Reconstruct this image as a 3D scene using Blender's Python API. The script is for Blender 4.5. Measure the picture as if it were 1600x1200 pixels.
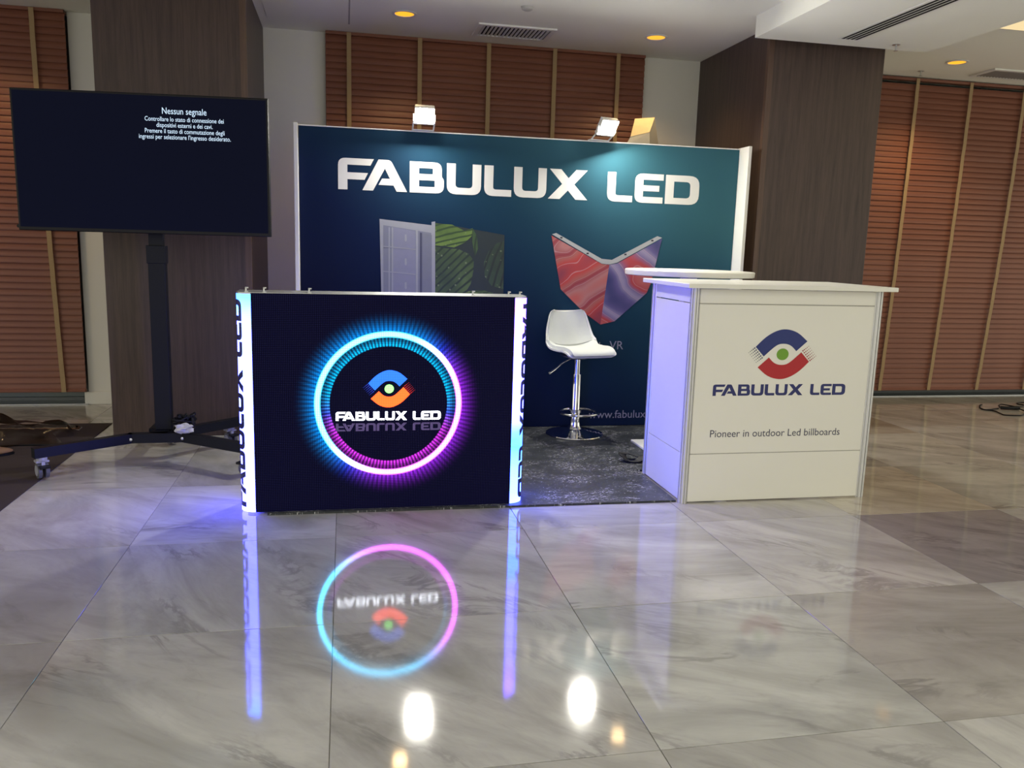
import bpy, bmesh, math, random
from mathutils import Vector, Matrix
random.seed(7)
PI = math.pi
for o in list(bpy.data.objects): bpy.data.objects.remove(o)
sc = bpy.context.scene
C = sc.collection

# ------------------------------------------------------------------ camera
F_PX, PITCH, ROLL, YAW, CAM_Z = 1275.0, math.radians(9.583), math.radians(1.65), math.radians(11.697), 1.2153
def _cam_axes():
    cp, sp, cr, sr = math.cos(PITCH), math.sin(PITCH), math.cos(ROLL), math.sin(ROLL)
    f = Vector((0, cp, -sp)); u = Vector((0, sp, cp)); r = Vector((1, 0, 0))
    r2 = cr*r + sr*u; u2 = -sr*r + cr*u
    M = Matrix(((math.cos(YAW), math.sin(YAW), 0), (-math.sin(YAW), math.cos(YAW), 0), (0, 0, 1)))
    return M @ r2, M @ u2, M @ f
RX, UX, FX = _cam_axes()
CP = Vector((0, 0, CAM_Z))
cam = bpy.data.cameras.new('camera'); camo = bpy.data.objects.new('camera', cam); C.objects.link(camo)
cam.sensor_fit = 'HORIZONTAL'; cam.sensor_width = 36; cam.lens = F_PX/1600*36; cam.clip_start = .05; cam.clip_end = 100
mw = Matrix((RX, UX, -FX)).transposed().to_4x4(); mw.translation = CP
camo.matrix_world = mw
sc.camera = camo
# pixel of the 1600x1200 photo -> point on a plane of the room
def ray(x, y): return FX + RX*((x-800)/F_PX) - UX*((y-600)/F_PX)
def on_z(x, y, z=0.): d = ray(x, y); return CP + d*((z-CAM_Z)/d.z)
def on_y(x, y, Y): d = ray(x, y); return CP + d*(Y/d.y)

# ------------------------------------------------------------------ world, exposure
w = bpy.data.worlds.new('world'); sc.world = w; w.use_nodes = True
bg = w.node_tree.nodes['Background']; bg.inputs[0].default_value = (1.0, .965, .80, 1); bg.inputs[1].default_value = 1.30
vs = sc.view_settings
vs.view_transform = 'Standard'; vs.look = 'None'; vs.gamma = 1; vs.use_curve_mapping = False; vs.exposure = 0.0
FLOOD = 860.; DOWN = 22.; LEDK = 1.0

# ------------------------------------------------------------------ materials
MATS = {}
class G:
    """tiny node-graph helper"""
    def __init__(s, name):
        s.m = bpy.data.materials.new(name); s.m.use_nodes = True; s.t = s.m.node_tree
        s.b = s.t.nodes['Principled BSDF']; s.out = s.t.nodes['Material Output']
    def n(s, typ, **kw):
        nd = s.t.nodes.new(typ)
        for k, v in kw.items(): setattr(nd, k, v)
        return nd
    def link(s, a, b): s.t.links.new(a, b)
    def inp(s, sock, v):
        if hasattr(v, 'is_output'): s.link(v, sock)
        elif isinstance(v, (tuple, list)): sock.default_value = tuple(v) + ((1,) if len(sock.default_value) == 4 and len(v) == 3 else ())
        else: sock.default_value = v
    def math(s, op, a, b=0., c=0., clamp=False):
        nd = s.n('ShaderNodeMath', operation=op, use_clamp=clamp)
        for i, v in enumerate((a, b, c)): s.inp(nd.inputs[i], v)
        return nd.outputs[0]
    def mix(s, f, a, b, blend='MIX'):
        nd = s.n('ShaderNodeMix', data_type='RGBA', blend_type=blend)
        s.inp(nd.inputs[0], f); s.inp(nd.inputs[6], a); s.inp(nd.inputs[7], b); return nd.outputs[2]
    def coord(s, kind='Object'): return s.n('ShaderNodeTexCoord').outputs[kind]
    def mapping(s, v, scale=(1, 1, 1), loc=(0, 0, 0), rot=(0, 0, 0)):
        nd = s.n('ShaderNodeMapping'); s.inp(nd.inputs[0], v); s.inp(nd.inputs[1], loc); s.inp(nd.inputs[2], rot); s.inp(nd.inputs[3], scale); return nd.outputs[0]
    def noise(s, v, scale, detail=4., rough=.55, dist=0.):
        nd = s.n('ShaderNodeTexNoise'); s.inp(nd.inputs['Vector'], v); s.inp(nd.inputs['Scale'], scale); s.inp(nd.inputs['Detail'], detail); s.inp(nd.inputs['Roughness'], rough); s.inp(nd.inputs['Distortion'], dist); return nd.outputs[0]
    def ramp(s, f, stops):
        nd = s.n('ShaderNodeValToRGB'); e = nd.color_ramp.elements
        while len(e) < len(stops): e.new(.5)
        for el, (p, c) in zip(e, stops): el.position = p; el.color = tuple(c)+(1,) if len(c) == 3 else c
        s.inp(nd.inputs[0], f); return nd.outputs[0]
    def smooth(s, v, a, b):
        nd = s.n('ShaderNodeMapRange', interpolation_type='SMOOTHSTEP'); s.inp(nd.inputs[0], v); s.inp(nd.inputs[1], a); s.inp(nd.inputs[2], b); return nd.outputs[0]
    def bump(s, h, strength=.2, dist=.01):
        nd = s.n('ShaderNodeBump'); s.inp(nd.inputs['Strength'], strength); s.inp(nd.inputs['Distance'], dist); s.inp(nd.inputs['Height'], h); s.link(nd.outputs[0], s.b.inputs['Normal'])
    def set(s, **kw):
        names = dict(col='Base Color', rough='Roughness', metal='Metallic', spec='Specular IOR Level', ecol='Emission Color', estr='Emission Strength', alpha='Alpha', trans='Transmission Weight', ior='IOR', coat='Coat Weight')
        for k, v in kw.items(): s.inp(s.b.inputs[names[k]], v)
        return s
def mat(name, col, rough=.5, metal=0., spec=.5, var=.06, nscale=30., bump=0.):
    """plain surface with a little procedural grain"""
    if name in MATS: return MATS[name]
    g = G(name); n = g.noise(g.coord(), nscale, 3.)
    f = g.math('MULTIPLY_ADD', n, 2*var, 1-var)
    g.set(col=g.mix(1., col, g.n('ShaderNodeCombineColor').outputs[0], 'MULTIPLY') if False else g.mix(n, tuple(c*(1-var) for c in col), tuple(min(1, c*(1+var)) for c in col)), rough=rough, metal=metal, spec=spec)
    if bump: g.bump(n, bump, .004)
    MATS[name] = g.m; return g.m
def emit(name, col, k, base=(.02, .02, .02)):
    if name in MATS: return MATS[name]
    g = G(name); g.set(col=base, ecol=col, estr=k, rough=.4); MATS[name] = g.m; return g.m

def marble():
    g = G('marble'); oi = g.n('ShaderNodeObjectInfo')
    off = g.n('ShaderNodeVectorMath', operation='SCALE'); g.inp(off.inputs[0], (17., 31., 5.)); g.link(oi.outputs['Random'], off.inputs['Scale'])
    add = g.n('ShaderNodeVectorMath', operation='ADD'); g.link(g.coord(), add.inputs[0]); g.link(off.outputs[0], add.inputs[1])
    rot = g.n('ShaderNodeVectorRotate', rotation_type='Z_AXIS'); g.link(add.outputs[0], rot.inputs['Vector'])
    g.link(g.math('MULTIPLY_ADD', oi.outputs['Random'], 1.0, .1), rot.inputs['Angle'])
    v = g.mapping(rot.outputs[0], (1., 2.6, 1.))
    cloud = g.noise(v, 1.5, 5., .6, .8)
    fine = g.noise(v, 7., 8., .68, 1.2)
    vein = g.math('ABSOLUTE', g.math('SUBTRACT', g.noise(v, 1.15, 7., .62, 1.6), .5))
    vmask = g.math('SUBTRACT', 1., g.smooth(vein, 0., .045))
    vmask = g.math('MULTIPLY', vmask, g.smooth(g.noise(v, 1.8, 3.), .45, .7))
    base = g.ramp(cloud, [(.28, (.29, .285, .272)), (.46, (.40, .397, .385)), (.62, (.50, .497, .48)), (.8, (.43, .42, .39))])
    base = g.mix(g.math('MULTIPLY', g.smooth(fine, .5, .8), .30), base, (.25, .24, .235))
    base = g.mix(g.math('MULTIPLY', vmask, .55), base, (.16, .152, .158))
    base = g.mix(1., base, oi.outputs['Color'], 'MULTIPLY')
    scr = g.noise(g.mapping(g.coord(), (3, 60, 3)), 4., 3.)
    g.set(col=base, rough=g.math('MULTIPLY_ADD', g.noise(g.coord(), 9., 6., .7), .05, .035), spec=.85)
    g.bump(scr, .012, .002)
    return g.m
def wood(name, c1, c2, axis='Z', rough=.4, scale=1., spec=.35):
    g = G(name)
    sc_ = {'Z': (26, 26, 1.1), 'X': (1.2, 30, 30)}[axis]
    v = g.mapping(g.coord(), tuple(a*scale for a in sc_))
    n = g.noise(v, 1.6, 7., .7, .4); n2 = g.noise(g.mapping(g.coord(), tuple(a*scale*6 for a in sc_)), 1.5, 3.)
    f = g.math('MULTIPLY_ADD', n2, .35, g.math('MULTIPLY_ADD', n, 1.1, -.2))
    g.set(col=g.ramp(f, [(.25, c1), (.75, c2)]), rough=rough, spec=spec); g.bump(n2, .08, .002)
    return g.m
M_MARBLE = marble()
M_VENEER = wood('veneer', (.040, .026, .023), (.088, .057, .048), 'Z', .42)
M_SLAT = wood('slat_wood', (.150, .052, .036), (.235, .092, .057), 'X', .42)
M_WALL = mat('white_paint', (.74, .73, .69), .7, var=.02, nscale=6)
M_CEIL = mat('ceiling_paint', (.90, .90, .83), .8, var=.015, nscale=3)
M_TAPE = mat('tape_cloth', (.34, .235, .125), .8, var=.15, nscale=120)
M_ALU = mat('aluminium', (.55, .56, .57), .32, .9, var=.04)
M_CHROME = mat('chrome', (.82, .82, .84), .07, 1., var=.02)
M_WHITE = mat('white_laminate', (.78, .765, .70), .38, var=.012, nscale=8)
M_WHITEPL = mat('white_plastic', (.80, .80, .77), .35, var=.01)
M_PAD = mat('white_vinyl', (.58, .60, .57), .5, var=.03, nscale=60, bump=.05)
M_BLACK = mat('black_powder_coat', (.007, .008, .012), .45, spec=.18, var=.1, nscale=200)
M_BLACKPL = mat('black_plastic', (.007, .007, .009), .4, spec=.2, var=.1)
M_RUBBER = mat('grey_rubber', (.10, .10, .12), .55)
M_CARPET = None
def carpet():
    g = G('carpet'); n = g.noise(g.coord(), 420., 2.); n2 = g.noise(g.coord(), 6., 4.)
    sp = g.smooth(g.noise(g.coord(), 95., 2.), .74, .78)
    c = g.mix(n, (.028, .021, .023), (.070, .055, .056)); c = g.mix(g.math('MULTIPLY', n2, .35), c, (.05, .035, .04)); c = g.mix(g.math('MULTIPLY', sp, .5), c, (.35, .33, .32))
    g.set(col=c, rough=.85, spec=.2); g.bump(n, .5, .004); return g.m
def vinyl():
    g = G('grey_vinyl'); co = g.coord()
    n = g.noise(co, 9., 6., .65, .8); st = g.noise(g.mapping(co, (26, 70, 1), rot=(0, 0, .3)), 1.6, 4., .7, 1.5)
    pt = g.noise(co, 5., 3., .6, .5)
    sp = g.math('MULTIPLY', g.smooth(st, .555, .62), g.smooth(pt, .44, .58))
    dots = g.math('MULTIPLY', g.smooth(g.noise(co, 85., 2.), .69, .73), .8)
    c = g.ramp(n, [(.3, (.019, .022, .026)), (.7, (.040, .045, .051))])
    c = g.mix(g.math('MAXIMUM', sp, dots), c, (.55, .56, .56))  # sparkle of crinkled film put into the colour as pale streaks and specks
    g.set(col=c, rough=.42, spec=.4); g.bump(n, .25, .01); return g.m
M_CARPET = carpet(); M_VINYL = vinyl()
M_GLASS_DARK = mat('dark_window_glass', (.10, .135, .145), .12, 0, .6)

# ------------------------------------------------------------------ mesh helpers
def box(bm, x0, x1, y0, y1, z0, z1, bev=0.):
    vs_ = [bm.verts.new((x, y, z)) for z in (z0, z1) for y in (y0, y1) for x in (x0, x1)]
    fs = [(0, 2, 3, 1), (4, 5, 7, 6), (0, 1, 5, 4), (2, 6, 7, 3), (0, 4, 6, 2), (1, 3, 7, 5)]
    faces = [bm.faces.new([vs_[i] for i in f]) for f in fs]
    if bev:
        es = list({e for f in faces for e in f.edges})
        bmesh.ops.bevel(bm, geom=es, offset=bev, segments=2, profile=.5, affect='EDGES')
    return bm
def prism(bm, pts, axis='z', a=0., b=1., bev=0):
    """extrude a 2-D outline along an axis"""
    def P(p, t):
        return {'z': (p[0], p[1], t), 'y': (p[0], t, p[1]), 'x': (t, p[0], p[1])}[axis]
    A = [bm.verts.new(P(p, a)) for p in pts]; B = [bm.verts.new(P(p, b)) for p in pts]
    n = len(pts); fs = [bm.faces.new(A[::-1]), bm.faces.new(B)]
    for i in range(n): fs.append(bm.faces.new((A[i], A[(i+1) % n], B[(i+1) % n], B[i])))
    bmesh.ops.recalc_face_normals(bm, faces=fs)
    return bm
def lathe(bm, prof, seg=40, c=(0, 0)):
    rings = []
    for r, z in prof:
        rings.append([bm.verts.new((c[0]+r*math.cos(2*PI*i/seg), c[1]+r*math.sin(2*PI*i/seg), z)) for i in range(seg)] if r > 1e-6 else [bm.verts.new((c[0], c[1], z))])
    for a, b in zip(rings, rings[1:]):
        for i in range(seg):
            j = (i+1) % seg
            if len(a) == 1 and len(b) == 1: continue
            if len(a) == 1: bm.faces.new((a[0], b[j], b[i]))
            elif len(b) == 1: bm.faces.new((a[i], a[j], b[0]))
            else: bm.faces.new((a[i], a[j], b[j], b[i]))
    bmesh.ops.recalc_face_normals(bm, faces=bm.faces[:])
    return bm
def catmull(pts, k=6, closed=False):
    P = [Vector(p) for p in pts]; out = []; n = len(P)
    rng = range(n if closed else n-1)
    for i in rng:
        g = (lambda j: P[j % n]) if closed else (lambda j: P[max(0, min(n-1, j))])
        a, b, c, d = g(i-1), g(i), g(i+1), g(i+2)
        for s in range(k):
            t = s/k
            out.append(.5*((2*b)+(c-a)*t+(2*a-5*b+4*c-d)*t*t+(3*b-a-3*c+d)*t**3))
    if not closed: out.append(P[-1])
    return out
def tube(bm, pts, r, seg=8, closed=False):
    P = [Vector(p) for p in pts]; n = len(P); rings = []
    up = Vector((0, 0, 1))
    for i in range(n):
        a = P[(i-1) % n] if closed or i > 0 else P[i]; b = P[(i+1) % n] if closed or i < n-1 else P[i]
        d = (b-a).normalized(); q = up if abs(d.z) < .95 else Vector((1, 0, 0))
        s = d.cross(q).normalized(); t = s.cross(d)
        rr = r(i/(n-1)) if callable(r) else r
        rings.append([bm.verts.new(P[i]+s*rr*math.cos(2*PI*k/seg)+t*rr*math.sin(2*PI*k/seg)) for k in range(seg)])
    for i in range(n if closed else n-1):
        a, b = rings[i], rings[(i+1) % n]
        for k in range(seg): bm.faces.new((a[k], a[(k+1) % seg], b[(k+1) % seg], b[k]))
    if not closed: bm.faces.new(rings[0][::-1]); bm.faces.new(rings[-1])
    bmesh.ops.recalc_face_normals(bm, faces=bm.faces[:])
    return bm
def B(): return bmesh.new()
def obj(name, bm, m, parent=None, loc=(0, 0, 0), smooth=False, sharp=35):
    if isinstance(bm, bmesh.types.BMesh):
        me = bpy.data.meshes.new(name); bm.to_mesh(me); bm.free()
    else: me = bm
    o = bpy.data.objects.new(name, me); C.objects.link(o)
    if m is not None and not me.materials: me.materials.append(m)
    if smooth:
        for p in me.polygons: p.use_smooth = True
        me.set_sharp_from_angle(angle=math.radians(sharp))
    o.location = loc
    if parent is not None: o.parent = parent
    return o
def tag(o, label, cat, group=None):
    o['label'] = label; o['category'] = cat
    if group: o['group'] = group
    return o
def thing(name, label, cat, loc=(0, 0, 0), rz=0., group=None):
    o = bpy.data.objects.new(name, None); C.objects.link(o); o.location = loc; o.rotation_euler = (0, 0, rz); o.empty_display_size = .1
    return tag(o, label, cat, group)
def struct(name, bm, m, **kw):
    o = obj(name, bm, m, **kw); o['kind'] = 'structure'; return o

# lettering -------------------------------------------------------------
def rounded(pts, k=5):
    out = []; n = len(pts)
    for i, p in enumerate(pts):
        if len(p) < 3 or p[2] <= 0: out.append((p[0], p[1])); continue
        c = Vector(p[:2]); a = Vector(pts[i-1][:2]); b = Vector(pts[(i+1) % n][:2]); r = p[2]
        da = (a-c).normalized()*min(r, (a-c).length*.5); db = (b-c).normalized()*min(r, (b-c).length*.5)
        for s in range(k+1):
            t = s/k; q = (c+da)*(1-t)**2 + c*2*t*(1-t) + (c+db)*t*t; out.append((q.x, q.y))
    return out
GL = {
 'F': (1.15, [[(0, 0), (0, 1, .24), (1.15, 1), (1.04, .79), (.30, .79), (.30, .55), (.96, .55), (.85, .33), (.30, .33), (.30, 0)]]),
 'A': (1.40, [[(0, 0), (.50, 1), (.88, 1, .1), (1.40, 0), (1.07, 0), (.97, .19), (.50, .19), (.61, .40), (.86, .40), (.70, .72), (.33, 0)]]),
 'B': (1.10, [[(0, 0), (0, 1), (1.03, 1, .24), (1.03, .53, .06), (1.10, .46, .08), (1.10, 0, .27)], [(.30, .61), (.74, .61), (.74, .80), (.30, .80)], [(.30, .20), (.80, .20), (.80, .41), (.30, .41)]]),
 'U': (1.10, [[(0, 1), (0, 0, .30), (1.10, 0, .30), (1.10, 1), (.82, 1), (.82, .22, .12), (.28, .22, .12), (.28, 1)]]),
 'L': (.88, [[(0, 1), (0, 0, .28), (.88, 0), (.88, .22), (.29, .22, .08), (.29, 1)]]),
 'X': (1.32, [[(0, 0), (.46, .51), (.04, 1), (.42, 1), (.67, .71), (.92, 1), (1.30, 1), (.87, .51), (1.32, 0), (.92, 0), (.66, .30), (.39, 0)]]),
 'E': (.95, [[(0, 0, .26), (0, 1, .26), (.95, 1), (.95, .79), (.28, .79), (.28, .605), (.82, .605), (.82, .405), (.28, .405), (.28, .21), (.95, .21), (.95, 0)]]),
 'D': (1.12, [[(0, 0), (0, 1), (1.12, 1, .34), (1.12, 0, .34)], [(.28, .22), (.82, .22, .14), (.82, .78, .14), (.28, .78)]]),
}
# left edge and width of every letter as a share of the word (height is 1/12.6 of it)
WORD = [('F', 0.0, .0915), ('A', .062, .116), ('B', .1845, .0905), ('U', .2825, .0925), ('L', .3835, .0745), ('U', .4645, .0905), ('X', .560, .112), ('L', .7285, .0735), ('E', .8085, .0835), ('D', .8985, .1015)]
def fill2d(loops_list):
    """2-D outlines (holes included) -> mesh in the XY plane"""
    cu = bpy.data.curves.new('outline', 'CURVE'); cu.dimensions = '2D'; cu.fill_mode = 'BOTH'
    for loop in loops_list:
        sp = cu.splines.new('POLY'); sp.points.add(len(loop)-1); sp.use_cyclic_u = True
        for pt, q in zip(sp.points, loop): pt.co = (q[0], q[1], 0, 1)
    return curve_mesh(cu)
def curve_mesh(cu):
    o = bpy.data.objects.new('tmp', cu); C.objects.link(o)
    dg = bpy.context.evaluated_depsgraph_get()
    me = bpy.data.meshes.new_from_object(o.evaluated_get(dg))
    bpy.data.objects.remove(o); bpy.data.curves.remove(cu)
    return me
def wordmark(width, height, fn, m, parent, cuts=None, name='letter'):
    """one part per letter, laid on a surface through fn"""
    for ch, x, wd in WORD:
        gw, ls = GL[ch]
        me = fill2d([[((x+px/gw*wd)*width, py*height) for px, py in rounded(l)] for l in ls])
        obj(name, lay(me, fn, cuts), m, parent)
def text_mesh(s, size, align='CENTER', bold=0.):
    cu = bpy.data.curves.new('text', 'FONT'); cu.body = s; cu.size = size; cu.align_x = align; cu.offset = bold; cu.resolution_u = 3
    return curve_mesh(cu)
def lay(me, fn, cuts=None):
    """map a flat mesh through fn(u, v) -> (x, y, z); cuts = planes in v to slice first"""
    bm = bmesh.new(); bm.from_mesh(me); bpy.data.meshes.remove(me)
    if cuts:
        for c in cuts: bmesh.ops.bisect_plane(bm, geom=bm.verts[:]+bm.edges[:]+bm.faces[:], plane_co=(0, c, 0), plane_no=(0, 1, 0))
    for v in bm.verts: v.co = fn(v.co.x, v.co.y)
    bmesh.ops.recalc_face_normals(bm, faces=bm.faces[:])
    return bm
# the eye-shaped emblem, in units of its own width, centre at the dot
def _eye(pts): return [((x-733)/327., (465-y)/327.) for x, y in pts]
EYE_TOP = _eye([(p.x, p.y) for p in catmull([(607, 430, 0), (650, 385, 0), (696, 356, 0), (742, 347, 0), (795, 363, 0), (843, 403, 0)], 4)] + [(795, 450)] + [(p.x, p.y) for p in catmull([(795, 450, 0), (768, 424, 0), (735, 415, 0), (700, 425, 0), (647, 475, 0)], 4)][1:])
EYE_BOT = [(-x, -y) for x, y in EYE_TOP]
DOT = [(.085*math.cos(2*PI*i/28), .085*math.sin(2*PI*i/28)) for i in range(28)]
def eye_dots(sign):
    loops = []
    a = Vector(_eye([(603, 436)])[0]); b = Vector(_eye([(640, 482)])[0]); dirv = Vector(_eye([(572, 462)])[0])-a
    for i in range(5):
        for j in range(6):
            c = a+(b-a)*(j/5)+dirv*(i/4.9); r = .0108*(1-.13*i)
            loops.append([(sign*(c.x+r*math.cos(2*PI*k/8)), sign*(c.y+r*math.sin(2*PI*k/8))) for k in range(8)])
    return loops

# ================================================================== SETTING
WY = 6.30          # window wall
CZ = 2.68          # ceiling
T = .80; TX0, TY0 = -.8431, 1.7202
bm = B(); box(bm, -8, 9, -7, 6.6, -.12, -.004)
floor = struct('floor', bm, None); floor.data.materials.append(M_MARBLE); floor.color = (.55, .52, .48, 1)
bm = B(); box(bm, .0012, T-.0012, .0012, T-.0012, -.012, 0, 0)
tile_me = bpy.data.meshes.new('tile')
es = [e for e in bm.edges if abs(e.verts[0].co.z) < 1e-6 and abs(e.verts[1].co.z) < 1e-6]
bmesh.ops.bevel(bm, geom=es, offset=.0005, segments=1, affect='EDGES'); bm.to_mesh(tile_me); bm.free()
tile_me.materials.append(M_MARBLE)
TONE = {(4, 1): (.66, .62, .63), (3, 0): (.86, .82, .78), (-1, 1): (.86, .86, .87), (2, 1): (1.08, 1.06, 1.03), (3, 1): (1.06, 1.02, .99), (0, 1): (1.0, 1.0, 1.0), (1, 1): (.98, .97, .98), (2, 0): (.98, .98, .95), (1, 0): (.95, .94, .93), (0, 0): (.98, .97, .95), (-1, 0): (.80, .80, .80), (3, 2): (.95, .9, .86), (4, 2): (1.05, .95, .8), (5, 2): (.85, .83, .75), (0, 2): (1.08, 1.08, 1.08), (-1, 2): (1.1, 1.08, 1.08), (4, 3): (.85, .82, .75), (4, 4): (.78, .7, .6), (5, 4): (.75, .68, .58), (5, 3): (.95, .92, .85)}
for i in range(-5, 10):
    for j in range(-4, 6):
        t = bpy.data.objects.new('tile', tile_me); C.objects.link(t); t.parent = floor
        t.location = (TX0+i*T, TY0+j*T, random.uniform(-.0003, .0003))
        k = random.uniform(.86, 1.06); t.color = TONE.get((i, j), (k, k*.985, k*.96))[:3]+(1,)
# ceiling with the lowered beam on the right
bm = B(); box(bm, -8, 9, 1.1, 6.6, CZ, CZ+.2); ceiling = struct('ceiling', bm, M_CEIL)
bm = B(); box(bm, 2.535, 3.755, 1.1, 5.02, 2.55, CZ+.01); sof = struct('soffit', bm, M_CEIL, parent=ceiling); del sof['kind']
# walls between the windows
def wall(name, x0, x1, z0=0, z1=CZ, y0=WY, y1=WY+.25):
    bm = B(); box(bm, x0, x1, y0, y1, z0, z1); return struct(name, bm, M_WALL)
wall('wall_left', -1.82, -1.2); wall('wall_center_left', -.75, -.128); wall('wall_center_right', 2.263, 2.95); wall('wall_right', 3.4, 4.20)
wall('wall_back', -8, 9, 0, CZ, WY+.30, WY+.4); wall('wall_far_left', -8, -4.6); wall('wall_far_right', 6.95, 9)
bm = B(); box(bm, -1.845, -1.2, WY-.018, WY-.001, 0, .092, .003); struct('baseboard_left', bm, M_WALL)
# veneered columns
def column(name, x0, x1, y0, y1):
    bm = B(); box(bm, x0, x1, y0, y1, 0, CZ, .004); o = struct(name, bm, M_VENEER)
    b = B(); box(b, x1-.035 if x0 < 0 else x0-.002, x1+.002 if x0 < 0 else x0+.035, y0-.003, y0+.03, 0, CZ-.02); e = obj('corner_strip', b, wood_edge, o); return o
wood_edge = wood('veneer_edge', (.075, .043, .032), (.13, .08, .058), 'Z', .4)
column('wall_column_left', -1.385, -.555, 5.22, WY+.02)
column('wall_column_right', 2.735, 3.585, 5.20, WY+.02)
# windows: dark panes behind the blinds, aluminium thresholds
def window(k, x0, x1, mull):
    bm = B()
    box(bm, x0, x0+.05, WY+.12, WY+.18, 0, CZ); box(bm, x1-.05, x1, WY+.12, WY+.18, 0, CZ); box(bm, x0+.05, x1-.05, WY+.12, WY+.18, 0, .03)
    fr = struct('window_%d' % k, bm, mat('window_frame', (.10, .11, .115), .4, .3))
    xs = [x0+.05]+mull+[x1-.05]
    for a, b in zip(xs, xs[1:]):
        bm = B(); box(bm, a+.01, b-.01, WY+.14, WY+.15, .03, CZ-.01); obj('pane', bm, M_GLASS_DARK, fr)
    for a in mull:
        bm = B(); box(bm, a-.025, a+.025, WY+.11, WY+.18, .03, CZ-.01); obj('mullion', bm, MATS['window_frame'], fr)
    bm = B(); box(bm, x0, x1, WY-.03, WY+.12, 0, .008, .002); obj('threshold', bm, M_ALU, fr)
window(1, -4.6, -1.82, [-3.2]); window(2, -.128, 2.263, [1.05]); window(3, 4.20, 6.95, [5.40])
# access panel in the ceiling
bm = B(); box(bm, -.50, .03, 5.40, 6.005, CZ-.004, CZ+.001, .002); pn = obj('access_panel', bm, M_CEIL, ceiling)
bm = B(); box(bm, .032, .042, 5.38, 6.02, CZ-.002, CZ+.001); obj('panel_gap', bm, mat('gap_shadow', (.42, .41, .39), .9), ceiling)
# carpet
bm = B(); box(bm, -7.5, -1.492, .6, 5.614, 0, .005, .001); struct('carpet', bm, M_CARPET)
# booth flooring
bm = B(); prism(bm, [(-.345, 3.632), (1.585, 3.612), (1.585, 4.16), (2.61, 4.16), (2.61, 5.30), (-.27, 5.30)], 'z', 0, .010)
struct('booth_floor', bm, M_VINYL)

# ------------------------------------------------------------------ blinds
def blind(label, x0, x1, tapes, top, bot):
    b = thing('venetian_blind', label, 'blind', (0, WY, 0), group='wooden venetian blinds')
    L = x1-x0; pitch = .0445; n = 0
    bm = B(); R_ = .09; rows = []
    for k in range(5):
        a = (k-2)/2*.027; sag = .0035*(1-((k-2)/2)**2)
        ca, sa = math.cos(math.radians(76)), math.sin(math.radians(76))
        y = a*ca - sag*sa; z = a*sa + sag*ca
        rows.append([bm.verts.new((x, y, z)) for x in (x0, x1)]+[bm.verts.new((x, y+.0028, z)) for x in (x0, x1)])
    for p, q in zip(rows, rows[1:]):
        bm.faces.new((p[0], p[1], q[1], q[0])); bm.faces.new((p[3], p[2], q[2], q[3]))
        bm.faces.new((p[0], q[0], q[2], p[2])); bm.faces.new((p[1], p[3], q[3], q[1]))
    bm.faces.new((rows[0][0], rows[0][2], rows[0][3], rows[0][1])); bm.faces.new((rows[-1][0], rows[-1][1], rows[-1][3], rows[-1][2]))
    me = bpy.data.meshes.new('slat'); bm.to_mesh(me); bm.free(); me.materials.append(M_SLAT)
    for p in me.polygons: p.use_smooth = True
    me.set_sharp_from_angle(angle=.6)
    z = bot+.045
    while z < top-.04:
        s = bpy.data.objects.new('slat', me); C.objects.link(s); s.parent = b; s.location = (0, -.045+random.uniform(-.0012, .0012), z); s.rotation_euler = (random.uniform(-.05, .05), 0, 0); z += pitch
    bm = B(); box(bm, x0, x1, -.066, -.01, top-.022, top, .003); obj('headrail', bm, M_SLAT, b)
    bm = B(); box(bm, x0, x1, -.062, -.028, bot, bot+.022, .004); obj('bottom_rail', bm, M_SLAT, b)
    for xt, xb in tapes:
        bm = B(); wd = .0155; nseg = 26
        A = []
        for k in range(nseg+1):
            t = k/nseg; zz = bot+.004+(top-.01-bot)*t; x = xb+(xt-xb)*(1-(1-t)**1.6); y = -.0765+.002*math.sin(k*2.3)
            A.append([bm.verts.new((x-wd, y, zz)), bm.verts.new((x+wd, y, zz)), bm.verts.new((x+wd, y+.0015, zz)), bm.verts.new((x-wd, y+.0015, zz))])
        for p, q in zip(A, A[1:]):
            for k in range(4): bm.faces.new((p[k], p[(k+1) % 4], q[(k+1) % 4], q[k]))
        bmesh.ops.recalc_face_normals(bm, faces=bm.faces[:])
        obj('tape', bm, M_TAPE, b)
    return b
blind('reddish wooden venetian blind with tan tapes, at far left behind the television', -4.55, -1.822, [(-2.015, -1.962), (-2.515, -2.48), (-3.01, -3.0), (-3.5, -3.5), (-4., -4.), (-4.4, -4.4)], CZ, .098)
blind('dark wooden venetian blind above and behind the blue backdrop wall', -.126, 2.261, [(.037, .037), (.54, .54), (1.045, 1.045), (1.545, 1.545), (2.041, 2.041)], CZ, .098)
blind('orange-brown wooden venetian blind with tan tapes, right of the column', 4.203, 6.94, [(4.62, 4.56), (5.128, 5.045), (5.65, 5.535), (6.15, 6.03), (6.65, 6.55)], CZ-.008, .062)

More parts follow.
